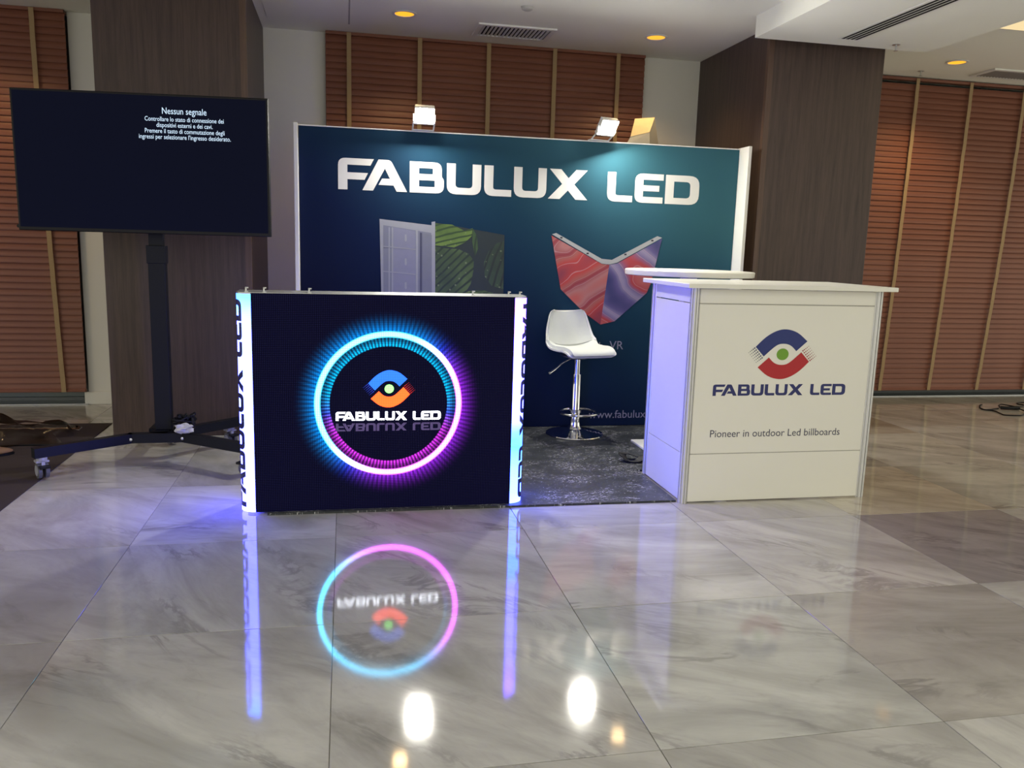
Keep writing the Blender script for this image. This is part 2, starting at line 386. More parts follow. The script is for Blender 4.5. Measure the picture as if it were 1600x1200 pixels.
# ------------------------------------------------------------------ ceiling fittings
def downlight(label, x, y, amber=True, k=1.):
    t = thing('downlight', label, 'ceiling light', (x, y, CZ), group='recessed ceiling downlights')
    bm = B(); lathe(bm, [(.062, -.001), (.080, -.001), (.081, -.005), (.064, -.006), (.060, .0)], 36); obj('trim_ring', bm, M_WHITEPL, t, smooth=True)
    bm = B(); lathe(bm, [(0, -.0035), (.0, -.0035), (.0615, -.003)], 36); obj('lens', bm, emit('amber_lamp', (1., .43, .025), 1.35, (.1, .06, .01)), t)
    la = bpy.data.lights.new('downlight_bulb', 'SPOT'); la.energy = DOWN*k; la.color = (1., .66, .30); la.spot_size = math.radians(125); la.spot_blend = .8; la.shadow_soft_size = .05
    lo = bpy.data.objects.new('bulb', la); C.objects.link(lo); lo.parent = t; lo.location = (0, 0, -.03)
downlight('amber recessed downlight above left floodlight, left of the ceiling vent', .387, 5.641)
downlight('amber recessed downlight above the white wall right of the middle blind', 2.134, 5.70)
downlight('amber recessed downlight over the right-hand blind', 4.534, 5.69, k=1.7)
downlight('amber recessed downlight out of view at far left, over left blind', -2.3, 5.65, k=1.2)
def vent(label, x0, x1, y0, y1, n, m_slat):
    t = thing('ceiling_vent', label, 'vent', ((x0+x1)/2, (y0+y1)/2, CZ), group='ceiling air vents')
    X, Y = (x1-x0)/2, (y1-y0)/2
    bm = B()
    for a in ((-X, X, -Y, -Y+.035), (-X, X, Y-.035, Y), (-X, -X+.035, -Y+.035, Y-.035), (X-.035, X, -Y+.035, Y-.035)): box(bm, a[0], a[1], a[2], a[3], -.012, 0, .002)
    obj('frame', bm, M_WHITEPL, t)
    bm = B(); box(bm, -X+.03, X-.03, -Y+.03, Y-.03, -.002, -.0005); obj('duct_opening', bm, mat('duct_black', (.006, .006, .008), .9), t)
    for k in range(n):
        x = -X+.035+(k+.5)*(2*X-.07)/n
        bm = B(); s = .0075
        prism(bm, [(x-s, -.0022), (x-s+.003, -.0022), (x+s*.3, -.0125), (x+s*.3-.003, -.0125)], 'y', -Y+.036, Y-.036); obj('blade', bm, m_slat, t)
vent('white slatted air vent in the ceiling centre above the backdrop', .885, 1.425, 5.70, 6.03, 17, M_WHITEPL)
vent('greyish air vent in the ceiling at far right edge', 4.94, 5.50, 5.77, 6.05, 17, mat('vent_grey', (.40, .39, .36), .5))
t = thing('linear_diffuser', 'long slotted air diffuser along the lowered ceiling beam', 'vent', (3.09, 3.3, 2.55))
bm = B(); box(bm, -.075, .075, -1.7, 1.57, -.003, -.0002, .001); obj('frame', bm, M_WHITEPL, t)
for x in (-.045, -.015, .015, .045):
    bm = B(); box(bm, x-.009, x+.009, -1.69, 1.56, -.0042, -.0028); obj('slot', bm, MATS['duct_black'], t)
t = thing('smoke_detector', 'small round white smoke detector on the ceiling above the vent', 'detector', (1.118, 5.263, CZ))
bm = B(); lathe(bm, [(0, -.022), (.022, -.021), (.034, -.015), (.036, -.008), (.04, 0)], 28); obj('body', bm, mat('detector', (.45, .44, .42), .5), t, smooth=True)
for x, y, z, lb in ((3.45, 4.90, 2.55, 'small metal fire sprinkler under the lowered ceiling beam'), (4.496, 6.04, CZ, 'small metal fire sprinkler above the right-hand blind')):
    t = thing('fire_sprinkler', lb, 'sprinkler', (x, y, z), group='ceiling fire sprinklers')
    bm = B(); lathe(bm, [(0, -.004), (.022, -.003), (.025, 0)], 20); obj('escutcheon', bm, M_ALU, t, smooth=True)
    bm = B(); lathe(bm, [(0, -.035), (.005, -.034), (.005, -.003)], 10); obj('stem', bm, M_ALU, t)
    bm = B(); lathe(bm, [(0, -.039), (.013, -.038), (.013, -.036), (0, -.034)], 14); obj('deflector', bm, M_ALU, t)
t = thing('cove_glow_panel', 'pale yellow glowing panel standing in for a lit ceiling cove, cut off by the right frame edge', 'ceiling light', (4.6, 4.2, CZ))
bm = B(); box(bm, -.80, .80, -.62, .60, -.010, -.0005, .002); obj('frame', bm, M_WHITEPL, t)
bm = B(); box(bm, -.78, .78, -.60, .58, -.0115, -.0101); obj('diffuser', bm, emit('panel_glow', (1., .78, .42), .95), t)  # glowing sheet stands in for a raised ceiling cove lit yellow

# ------------------------------------------------------------------ backdrop wall
PY = 5.27; ZT = 1.897
def backdrop_mat():
    g = G('printed_gradient'); co = g.coord(); sx = g.n('ShaderNodeSeparateXYZ'); g.link(co, sx.inputs[0])
    u = g.math('DIVIDE', sx.outputs[0], 2.88); v = g.math('DIVIDE', sx.outputs[2], 1.9)
    # printed: navy at left and bottom, teal towards upper right
    f = g.math('ADD', g.math('MULTIPLY', u, .62), g.math('MULTIPLY', v, .55))
    f = g.math('MULTIPLY_ADD', g.noise(co, .9, 2.), .14, g.math('SUBTRACT', f, .13))
    c = g.ramp(f, [(.16, (.0005, .0008, .014)), (.40, (.0022, .010, .046)), (.64, (.008, .040, .074)), (.92, (.034, .115, .150))])
    g.set(col=c, rough=.6, spec=.12); g.bump(g.noise(g.mapping(co, (3, 1, 9)), 1.2, 2.), .05, .01); return g.m
dw = thing('backdrop_wall', 'dark blue printed exhibition backdrop wall with white lettering', 'backdrop', (-.27, PY, 0))
def W(p, d=.0012): return Vector((p.x+.27, -d, p.z))         # photo point on the wall, as seen from the wall's own origin
bm = B(); box(bm, 0, 2.88, 0, .03, .012, ZT, .002); obj('printed_panel', bm, backdrop_mat(), dw)
M_FRAME = mat('frame_white', (.80, .79, .74), .4, var=.01)
bm = B(); box(bm, -.028, -.002, -.055, .035, .010, ZT+.012, .004); obj('side_post', bm, M_FRAME, dw)
bm = B(); box(bm, 2.882, 2.905, -.13, .035, .010, ZT+.012, .003); obj('side_post', bm, M_FRAME, dw)
bm = B(); box(bm, -.001, 2.881, -.004, .034, ZT, ZT+.007, .001); obj('top_rail', bm, M_FRAME, dw)
M_PRINTW = mat('print_white', (.74, .73, .68), .5, var=.01)
wordmark(2.375, .189, lambda u, v: Vector((.232+u, -.0012, 1.532+v-.004*u)), M_PRINTW, dw)
def poly_on_wall(name, pxs, m, parent=dw, d=.0012, k=0):
    bm = B(); P = [W(on_y(x, y, PY), d) for x, y in pxs]
    if k: P = catmull(P, k, True)
    me = fill2d([[(p.x, p.z) for p in P]])
    return obj(name, lay(me, lambda u, v: Vector((u, -d, v))), m, parent)
# printed picture: open cabinet
grey1 = mat('print_grey', (.30, .31, .34), .5); grey2 = mat('print_midgrey', (.185, .195, .25), .5, var=.05, nscale=8); grey3 = mat('print_darkgrey', (.06, .065, .11), .5)
cab = poly_on_wall('cabinet_print', [(593, 342), (675, 352), (676, 470), (596, 470)], grey1)
Q = lambda x, y: (560+x*.1625, 320+y*.1625)          # coordinates read from a zoomed crop
poly_on_wall('cabinet_back', [Q(240, 195), Q(700, 270), Q(700, 900), Q(240, 900)], grey2, cab, .0018)
poly_on_wall('cabinet_recess', [Q(335, 215), Q(550, 255), Q(550, 900), Q(335, 900)], mat('print_lilac', (.215, .22, .30), .5), cab, .0022)
for a, b in ((290, 303), (320, 334), (552, 572)): poly_on_wall('cabinet_rib', [Q(a, 215), Q(b, 218), Q(b, 900), Q(a, 900)], grey1, cab, .0025)
poly_on_wall('cabinet_gap', [Q(590, 265), Q(612, 270), Q(612, 900), Q(590, 900)], grey3, cab, .0025)
poly_on_wall('cabinet_door', [Q(615, 272), Q(705, 290), Q(705, 900), Q(615, 900)], mat('print_doorgrey', (.17, .18, .23), .5), cab, .0028)
for yy in (395, 635):
    poly_on_wall('cabinet_seam', [Q(240, yy), Q(550, yy+30), Q(550, yy+38), Q(240, yy+8)], grey1, cab, .0027)
for yy in (285, 515, 745):
    poly_on_wall('cabinet_latch', [Q(446, yy), Q(462, yy), Q(466, yy+55), Q(456, yy+70), Q(444, yy+55)], grey1, cab, .0031)
# printed picture: green leaves
def leaf_mat(name, c1, c2, scale, rot, drops=True):
    g = G(name); co = g.mapping(g.coord(), rot=(0, rot, 0))
    wv = g.n('ShaderNodeTexWave', wave_type='BANDS', bands_direction='Z'); g.link(co, wv.inputs[0]); g.inp(wv.inputs['Scale'], scale); g.inp(wv.inputs['Distortion'], 3.); g.inp(wv.inputs['Detail'], 2.); g.inp(wv.inputs['Detail Scale'], .6)
    n = g.noise(co, 4., 3.)
    vein = g.smooth(wv.outputs['Fac'], .02, .45)
    c = g.mix(g.math('MULTIPLY', vein, g.math('MULTIPLY_ADD', g.smooth(n, .3, .7), .75, .25)), c1, c2)
    if drops:
        vo = g.n('ShaderNodeTexVoronoi'); g.link(co, vo.inputs['Vector']); g.inp(vo.inputs['Scale'], 26.)
        c = g.mix(g.math('MULTIPLY', g.math('SUBTRACT', 1., g.smooth(vo.outputs['Distance'], .11, .20)), .45), c, (.24, .30, .14))
    g.set(col=c, rough=.5); return g.m
lf = poly_on_wall('leaf_print', [Q(738, 170), Q(1405, 290), Q(1392, 900), Q(738, 900)], mat('leaf_shadow', (.008, .020, .022), .5), d=.0015)
poly_on_wall('frame_edge', [Q(703, 165), Q(738, 160), Q(738, 900), Q(706, 900)], grey1, lf, .0026)
poly_on_wall('upper_leaf', [Q(740, 180), Q(900, 190), Q(1020, 250), Q(1098, 225), Q(1090, 300), Q(1030, 360), Q(920, 410), Q(840, 400), Q(740, 390)], leaf_mat('leaf_bright', (.018, .050, .010), (.13, .22, .035), 9, .25), lf, .0022)
poly_on_wall('lower_leaf', [Q(740, 400), Q(850, 420), Q(960, 425), Q(1060, 470), Q(1110, 540), Q(1105, 640), Q(1080, 760), Q(1030, 840), Q(900, 885), Q(740, 890)], leaf_mat('leaf_mid', (.008, .026, .012), (.075, .13, .035), 8, .75), lf, .0024)
poly_on_wall('right_leaf', [Q(1400, 350), Q(1330, 370), Q(1250, 450), Q(1205, 560), Q(1215, 690), Q(1280, 780), Q(1392, 810)], leaf_mat('leaf_dark', (.005, .016, .012), (.028, .062, .030), 7, 1.25), lf, .0022)
poly_on_wall('leaf_base', [Q(960, 880), Q(1060, 830), Q(1200, 820), Q(1300, 850), Q(1250, 895), Q(960, 895)], leaf_mat('leaf_low', (.012, .036, .012), (.10, .17, .04), 18, .2), lf, .0026)
poly_on_wall('twisted_leaf', [Q(1098, 225), Q(1140, 300), Q(1150, 420), Q(1120, 500), Q(1095, 360)], leaf_mat('leaf_twist', (.010, .030, .012), (.05, .11, .03), 10, 1.5, False), lf, .0026)
# printed picture: V-shaped screen pair with red swirls
def swirl(name, rot, stops, loc):
    g = G(name); co = g.mapping(g.coord(), rot=(0, rot, 0), loc=loc)
    wv = g.n('ShaderNodeTexWave', wave_type='BANDS', bands_direction='Z'); g.link(co, wv.inputs[0]); g.inp(wv.inputs['Scale'], .85); g.inp(wv.inputs['Distortion'], 5.5); g.inp(wv.inputs['Detail'], 1.5); g.inp(wv.inputs['Detail Scale'], .55)
    n = g.noise(co, 2.2, 2., .5, .8)
    f = g.math('MULTIPLY_ADD', n, .55, g.math('MULTIPLY_ADD', wv.outputs['Fac'], .55, -.06))
    c = g.ramp(f, stops)
    for lv in (.38, .56, .70):
        ln = g.math('SUBTRACT', 1., g.smooth(g.math('ABSOLUTE', g.math('SUBTRACT', f, lv)), 0., .010))
        c = g.mix(g.math('MULTIPLY', ln, .55), c, (.52, .34, .36))
    g.set(col=c, rough=.5); return g.m
SW_L = [(.12, (.05, .07, .15)), (.26, (.22, .03, .06)), (.40, (.44, .04, .04)), (.52, (.36, .10, .09)), (.64, (.26, .025, .045)), (.78, (.40, .16, .16)), (.92, (.48, .06, .045))]
SW_R = [(.12, (.02, .025, .12)), (.28, (.10, .08, .22)), (.42, (.28, .24, .36)), (.54, (.17, .13, .27)), (.66, (.40, .04, .05)), (.80, (.45, .10, .10)), (.92, (.12, .16, .28))]
R2 = lambda x, y: (800+x*.2, 330+y*.2)
vl = poly_on_wall('screen_print', [R2(308, 190), R2(700, 412), R2(760, 418), R2(690, 885), R2(560, 790), R2(380, 610)], swirl('swirl_left', .65, SW_L, (.4, 0, .2)), d=.0015)
poly_on_wall('right_wing', [R2(760, 418), R2(820, 408), R2(1172, 215), R2(1085, 560), R2(1050, 640), R2(800, 860), R2(690, 885)], swirl('swirl_right', -.75, SW_R, (1.3, 0, .9)), vl, .0015)
poly_on_wall('screen_edge', [R2(312, 180), R2(345, 170), R2(700, 372), R2(780, 380), R2(1135, 195), R2(1172, 208), R2(820, 402), R2(760, 416), R2(700, 410)], mat('print_pale', (.36, .37, .37), .5), vl, .0022)
for x, y in ((385, 207), (590, 330), (885, 338), (1095, 230)):
    poly_on_wall('edge_hole', [R2(x-9, y-6), R2(x+9, y-7), R2(x+9, y+6), R2(x-9, y+6)], mat('print_hole', (.02, .02, .03), .5), vl, .0028)
M_PRINTL = mat('print_lilac_text', (.27, .27, .36), .5)
def text_on_wall(s, x0_, z0_, size, name='caption'):
    return obj(name, lay(text_mesh(s, size, 'LEFT'), lambda u, v: Vector((x0_+.27+u, -.0013, z0_+v))), M_PRINTL, dw)
text_on_wall('+  VR', 1.665, .543, .082); text_on_wall('www.fabulux', 1.635, .065, .078, 'web_address')

# ------------------------------------------------------------------ floodlights
def flood(label, x, y, z, rz, tilt):
    t = thing('floodlight', label, 'floodlight', (x, PY, ZT+.008), rz, group='white floodlights on the backdrop')
    # arm: U bracket reaching forward from the top rail
    bm = B(); tube(bm, [(-.064, -.02, .002), (-.064, -.10, .045), (-.064, y, z)], .005, 8); tube(bm, [(.064, -.02, .002), (.064, -.10, .045), (.064, y, z)], .005, 8); box(bm, -.066, .066, -.03, .02, 0, .005)
    obj('bracket', bm, M_FRAME, t)
    h = bpy.data.objects.new('lamp_head', None)
    bm = B(); box(bm, -.060, .060, -.016, .022, -.050, .050, .006)
    for k in range(5): box(bm, -.05+k*.022, -.044+k*.022, .020, .036, -.04, .04)
    hd = obj('housing', bm, M_FRAME, t, (0, y, z), smooth=True); hd.rotation_euler = (tilt, 0, 0)
    bpy.data.objects.remove(h)
    bm = B(); box(bm, -.056, .056, -.0185, -.0162, -.046, .046); ln = obj('lens', bm, emit('flood_glow', (1., .97, .86), FLOOD), hd)
    bm = B(); box(bm, -.062, .062, -.020, .022, -.062, -.051, .003); obj('lower_lip', bm, M_FRAME, hd)
flood('white floodlight on backdrop top, left one, above letters B and U', .478, -.11, .085, 0, math.radians(40))
flood('white floodlight on backdrop top, right one, above letter L of LED', 1.615, -.11, .08, math.radians(14), math.radians(40))

# ------------------------------------------------------------------ LED counter
LX0, LX1, LYF, LZ0, LZ1, LR, LD = -.462, .826, 3.652, .0105, .987, .066, .20
lo_ = (.182, LYF, 0.)
led = thing('led_counter', 'black LED screen counter with glowing ring and lit lettered corners', 'LED counter', lo_)
hx = (LX1-LX0)/2; xf = hx-LR
def led_face_mat():
    g = G('led_face'); co = g.coord(); sx = g.n('ShaderNodeSeparateXYZ'); g.link(co, sx.inputs[0])
    x = g.math('SUBTRACT', sx.outputs[0], .0105); z = g.math('SUBTRACT', sx.outputs[2], .497)
    r = g.math('SQRT', g.math('ADD', g.math('MULTIPLY', x, x), g.math('MULTIPLY', z, z)))
    th = g.math('ARCTAN2', z, x)
    # pixel raster
    P = .0078
    px = g.math('ABSOLUTE', g.math('SINE', g.math('MULTIPLY', sx.outputs[0], PI/P))); pz = g.math('ABSOLUTE', g.math('SINE', g.math('MULTIPLY', sx.outputs[2], PI/P)))
    dot = g.smooth(g.math('MULTIPLY', px, pz), .25, .85)
    rays = g.math('MULTIPLY_ADD', g.math('SINE', g.math('MULTIPLY', th, 118.)), .5, .5)
    s = g.math('DIVIDE', g.math('ADD', g.math('MULTIPLY', x, .78), g.math('MULTIPLY', z, -.62)), g.math('MAXIMUM', r, .01))
    t = g.smooth(s, -.35, .6)
    si = g.smooth(g.math('DIVIDE', z, g.math('MAXIMUM', r, .01)), .25, -.55)
    glow = g.ramp(t, [(0., (.0, .30, 1.)), (.45, (.03, .06, 1.)), (1., (.32, .02, .85))])
    core = g.ramp(t, [(0., (.06, .60, 1.)), (.5, (.35, .30, 1.)), (1., (.80, .09, 1.))])
    inner = g.ramp(si, [(0., (.0, .42, .85)), (.5, (.05, .10, .9)), (1., (.60, .03, .75))])
    ring = g.math('SUBTRACT', 1., g.smooth(g.math('ABSOLUTE', g.math('SUBTRACT', r, .3165)), .006, .0155))
    og = g.math('POWER', g.math('SUBTRACT', 1., g.math('DIVIDE', g.math('SUBTRACT', r, .318), .115), clamp=True), 3.2)
    og = g.math('MULTIPLY', g.math('MULTIPLY', og, g.math('GREATER_THAN', r, .318)), g.math('MULTIPLY_ADD', rays, .65, .35))
    ib = g.math('MULTIPLY', g.smooth(r, .2605, .266), g.math('LESS_THAN', r, .312))
    ib = g.math('MULTIPLY', ib, g.math('MULTIPLY_ADD', g.smooth(rays, .25, .8), .75, .18))
    ib = g.math('MULTIPLY', ib, g.math('MULTIPLY_ADD', g.smooth(r, .295, .263), 1.0, .30))
    def sc_(c, f):
        nd = g.n('ShaderNodeVectorMath', operation='SCALE'); g.link(c, nd.inputs[0]); g.inp(nd.inputs['Scale'], f); return nd.outputs[0]
    def ad(a, b):
        nd = g.n('ShaderNodeVectorMath', operation='ADD'); g.link(a, nd.inputs[0]); g.inp(nd.inputs[1], b); return nd.outputs[0]
    e = ad(ad(sc_(core, g.math('MULTIPLY', ring, 21.0*LEDK)), sc_(glow, g.math('MULTIPLY', og, 3.2*LEDK))), sc_(inner, g.math('MULTIPLY', ib, 2.6*LEDK)))
    e = sc_(e, g.math('MULTIPLY_ADD', dot, .75, .35))
    e = ad(e, sc_(g.ramp(dot, [(0., (.0003, .0003, .007)), (1., (.004, .004, .034))]), 1.0))
    g.set(col=g.mix(dot, (.0015, .0015, .003), (.009, .009, .014)), rough=.6, spec=.04, ecol=e, estr=1.)
    g.bump(dot, .3, .002); return g.m
def strip_mat(name, stops):
    g = G(name); sx = g.n('ShaderNodeSeparateXYZ'); g.link(g.coord(), sx.inputs[0])
    f = g.math('MULTIPLY_ADD', g.noise(g.mapping(g.coord(), (2, 2, 6)), 1.5, 2.), .16, g.math('SUBTRACT', sx.outputs[2], .08))
    c = g.ramp(f, stops)
    ln = g.math('MULTIPLY_ADD', g.smooth(g.math('ABSOLUTE', g.math('SINE', g.math('MULTIPLY', sx.outputs[2], PI/.0078))), .05, .5), .35, .65)
    g.set(col=(.02, .02, .03), ecol=c, estr=g.math('MULTIPLY', ln, 23.*LEDK), rough=.5); return g.m
bm = B(); box(bm, -xf, xf, 0, .012, LZ0, LZ1); obj('led_face', bm, led_face_mat(), led)
bm = B(); box(bm, -xf+.001, xf-.001, .013, LD-.002, LZ0+.004, LZ1-.006, .003); obj('cabinet_body', bm, M_BLACK, led)
bm = B(); prism(bm, [(-xf, .001), (xf, .001)]+[(xf+LR*math.sin(a), LR-LR*math.cos(a)+.001) for a in [PI/2*k/8 for k in range(1, 9)]]+[(hx, LD), (-hx, LD)]+[(-xf-LR*math.sin(a), LR-LR*math.cos(a)+.001) for a in [PI/2*k/8 for k in range(8, 0, -1)]], 'z', LZ1-.0055, LZ1+.0015)
obj('top_cap', bm, M_ALU, led)
def strip(side):
    bm = B(); prof = [(xf+LR*math.sin(PI/2*k/14), LR-LR*math.cos(PI/2*k/14)) for k in range(15)]+[(hx, LD)]
    inner = [(p[0]-.010*math.sin(PI/2*min(k, 14)/14), p[1]+.010*math.cos(PI/2*min(k, 14)/14)) for k, p in enumerate(prof)]
    pts = [(side*x, y) for x, y in prof+inner[::-1]]
    prism(bm, pts, 'z', LZ0, LZ1-.006)
    return bm
sr = strip_mat('strip_right', [(0., (.05, .08, 1.)), (.30, (.012, .09, 1.)), (.42, (.052, .060, 1.)), (.72, (.060, .055, 1.)), (.95, (.13, .050, 1.))])
sl = strip_mat('strip_left', [(0., (.060, .060, 1.)), (.3, (.054, .065, 1.)), (.55, (.065, .085, 1.)), (.85, (.06, .09, 1.)), (.97, (.018, .12, 1.))])
M_INK = emit('led_ink', (.004, .010, .30), .16, (.004, .005, .02))
for side, m_, lb in ((-1, sl, 'left glowing curved corner with blue vertical lettering'), (1, sr, 'right glowing curved corner with blue vertical lettering')):
    so = obj('lit_corner', strip(side), m_, led, smooth=True, sharp=50); so['label'] = lb
    def arc(s_, off=.0012):
        # s_ = distance along the skin from the start of the curve
        if s_ < LR*PI/2:
            a = s_/LR; return Vector((side*(xf+(LR+off)*math.sin(a)), LR-(LR+off)*math.cos(a), 0))
        return Vector((side*(hx+off), LR+(s_-LR*PI/2), 0))
    H = .085; s0 = .043
    def put(u, v):
        p = arc(s0+v) if side == 1 or True else None
        z = LZ0+.022+u if side < 0 else LZ1-.032-u
        p.z = z; return p
    wordmark(.925, H, put, M_INK, so, [H*k/14 for k in range(1, 14)])
# screen picture: emblem and word
cx, cz = .0105, .567
E_ = dict(d=-.0009)
def on_face(loops, m, name, w_=.242, h_=.236, d=.0009):
    return obj(name, lay(fill2d(loops), lambda u, v: Vector((cx+u*w_, -d, cz+v*h_))), m, led)
def led_emit(name, col, k):
    g = G(name); sx = g.n('ShaderNodeSeparateXYZ'); g.link(g.coord(), sx.inputs[0]); P = .0078
    px = g.math('ABSOLUTE', g.math('SINE', g.math('MULTIPLY', sx.outputs[0], PI/P))); pz = g.math('ABSOLUTE', g.math('SINE', g.math('MULTIPLY', sx.outputs[2], PI/P)))
    dot = g.smooth(g.math('MULTIPLY', px, pz), .05, .6)
    g.set(col=(.01, .01, .01), ecol=col, estr=g.math('MULTIPLY', g.math('MULTIPLY_ADD', dot, .6, .5), k*LEDK), rough=.5); return g.m
on_face([EYE_TOP], led_emit('led_blue', (.012, .14, 1.), 2.4), 'emblem_upper')
on_face([EYE_BOT], led_emit('led_orange', (1., .055, .006), 6.), 'emblem_lower')
on_face([DOT], led_emit('led_green', (.22, 1., .16), 4.), 'emblem_dot')
on_face(eye_dots(1), led_emit('led_navy', (.01, .05, .8), 1.), 'emblem_left_dots'); on_face(eye_dots(-1), led_emit('led_red', (.9, .01, .01), 1.), 'emblem_right_dots')
M_LW = led_emit('led_white', (.86, .9, 1.), 7.); M_LF = led_emit('led_faint', (.16, .10, .34), .6)
wordmark(.470, .040, lambda u, v: Vector((-.225+u, -.0009, .423+v)), M_LW, led)
wordmark(.470, .036, lambda u, v: Vector((-.225+u, -.0009, .410-v)), M_LF, led, name='mirrored_letter')
for x in (-.418, -.343, -.152, .575, .742, .795):
    xx = x-lo_[0]
    bm = B(); box(bm, xx-.008, xx+.008, .05, .066, LZ1, LZ1+.004); box(bm, xx-.006, xx+.001, .054, .062, LZ1+.004, LZ1+.020, .001); box(bm, xx-.006, xx+.008, .054, .062, LZ1+.016, LZ1+.022, .001)
    obj('lock_clip', bm, M_ALU, led)

# ------------------------------------------------------------------ info counter
ctr = thing('reception_counter', 'white panelled exhibition counter with printed emblem and lettering', 'counter', (2.095, 3.58, 0))
CW, CD, CH = .504, .53, 1.048
def post_profile(cx_, cy_, s=.021):
    # octagonal system post with a slot in every face
    pts = []
    for k in range(8):
        a0 = 2*PI*k/8+PI/8; a1 = 2*PI*(k+1)/8+PI/8
        p = Vector((math.cos(a0), math.sin(a0)))*s*1.08; q = Vector((math.cos(a1), math.sin(a1)))*s*1.08
        m_ = (p+q)/2; n_ = m_.normalized()
        for t_, dd in ((0, 0), (.30, 0), (.30, -.007), (.70, -.007), (.70, 0)): v = p+(q-p)*t_+n_*dd; pts.append((cx_+v.x, cy_+v.y))
    return pts
for sx_ in (-1, 1):
    for yy in (.021, CD-.021):
        bm = B(); prism(bm, post_profile(sx_*(CW-.021), yy), 'z', 0 if yy < .1 else .0102, CH); obj('corner_post', bm, M_ALU2 if 'M_ALU2' in globals() else mat('anodised_post', (.66, .66, .66), .35, .35, var=.02), ctr)
bands = [(.006, .243), (.247, .972), (.977, CH-.004)]
for z0, z1 in bands:
    bm = B(); box(bm, -CW+.043, CW-.043, .010, .018, z0, z1, .0015); obj('front_panel', bm, M_WHITE, ctr)
    for sx_ in (-1, 1):
        bm = B(); box(bm, sx_*(CW-.014)-.004, sx_*(CW-.014)+.004, .043, CD-.043, max(z0, .0105), z1, .0015); obj('side_panel', bm, M_WHITE, ctr)
for z in (.245, .9745):
    bm = B(); box(bm, -CW+.043, CW-.043, .0125, .0175, z-.0028, z+.0028); obj('joint', bm, mat('joint_grey', (.35, .34, .31), .6), ctr)
bm = B(); box(bm, -.548, .540, -.05, CD+.02, CH, CH+.021, .003); obj('counter_top', bm, M_WHITE, ctr)
M_NAVY = mat('print_navy', (.012, .025, .16), .5, var=.02); M_RED = mat('print_red', (.42, .012, .018), .5, var=.02); M_GREEN = mat('print_green', (.15, .33, .025), .5, var=.02)
FY = .0094
def on_ctr(loops, m, name):
    return obj(name, lay(fill2d(loops), lambda u, v: Vector((2.080-2.095+u*.376, FY, .735+v*.338))), m, ctr)
on_ctr([EYE_TOP], M_NAVY, 'emblem_upper'); on_ctr([EYE_BOT], M_RED, 'emblem_lower'); on_ctr([DOT], M_GREEN, 'emblem_dot')
on_ctr(eye_dots(1), mat('print_dot_navy', (.02, .03, .09), .5), 'emblem_left_dots'); on_ctr(eye_dots(-1), mat('print_dot_red', (.30, .03, .05), .5), 'emblem_right_dots')
wordmark(.708, .0555, lambda u, v: Vector((1.729-2.095+u, FY, .5325+v)), mat('print_indigo', (.016, .022, .13), .5), ctr)
me = text_mesh('Pioneer in outdoor Led billboards', .052, 'LEFT'); wdt = max(v.co.x for v in me.vertices)
obj('slogan', lay(me, lambda u, v: Vector((1.727-2.095+u*.702/wdt, FY, .328+v))), mat('print_slate', (.045, .045, .09), .5), ctr)

# ------------------------------------------------------------------ round bar table
t = thing('bar_table', 'round white bar table standing behind the counter', 'table', (2.003, 4.585, .010))
bm = B(); lathe(bm, [(0, 1.060), (.366, 1.060), (.376, 1.064), (.378, 1.090), (.372, 1.094), (0, 1.094)], 72); obj('table_top', bm, M_WHITE, t, smooth=True)
bm = B(); box(bm, -.038, .038, -.038, .038, .014, 1.06, .003); obj('pedestal', bm, M_WHITEPL, t)
bm = B(); box(bm, -.225, .225, -.225, .225, 0, .014, .003); obj('base_plate', bm, M_WHITEPL, t)

# ------------------------------------------------------------------ bar stool
st = thing('bar_stool', 'white bucket bar stool on a chrome pedestal with round base', 'stool', (1.472, 5.045, .010), math.radians(12))
bm = B(); lathe(bm, [(0, 0), (.185, 0), (.190, .004), (.186, .010), (.15, .016), (.09, .026), (.05, .040), (.036, .060), (.034, .085), (.0, .085)], 56); obj('base', bm, M_CHROME, st, smooth=True)
bm = B(); lathe(bm, [(0, .085), (.032, .085), (.032, .16), (.029, .165), (.029, .40), (.0, .40)], 32); obj('column', bm, M_CHROME, st, smooth=True)
bm = B(); lathe(bm, [(0, .39), (.021, .39), (.021, .505), (.0, .505)], 28); obj('gas_lift', bm, M_CHROME, st, smooth=True)
bm = B(); ring = [(.125*math.sin(a), -.045-.125*math.cos(a), .155) for a in [2*PI*k/40 for k in range(40)]]; tube(bm, ring, .0085, 10, True); tube(bm, [(0, 0, .155), (0, .085, .155)], .009, 8); obj('foot_ring', bm, M_CHROME, st, smooth=True, sharp=60)
bm = B(); lathe(bm, [(.034, .145), (.040, .147), (.040, .165), (.034, .167)], 28); obj('ring_collar', bm, M_CHROME, st, smooth=True)
bm = B(); lathe(bm, [(0, .500), (.055, .500), (.085, .512), (.11, .522), (0, .522)], 32); obj('seat_plate', bm, mat('seat_underside', (.14, .14, .19), .4), st, smooth=True)
bm = B(); tube(bm, catmull([(-.03, .02, .500), (-.09, .03, .470), (-.135, .02, .440), (-.175, .0, .425)], 5), .0045, 8); tube(bm, [(-.150, .013, .434), (-.205, -.018, .415)], .008, 8); obj('lever', bm, M_CHROME, st, smooth=True, sharp=60)
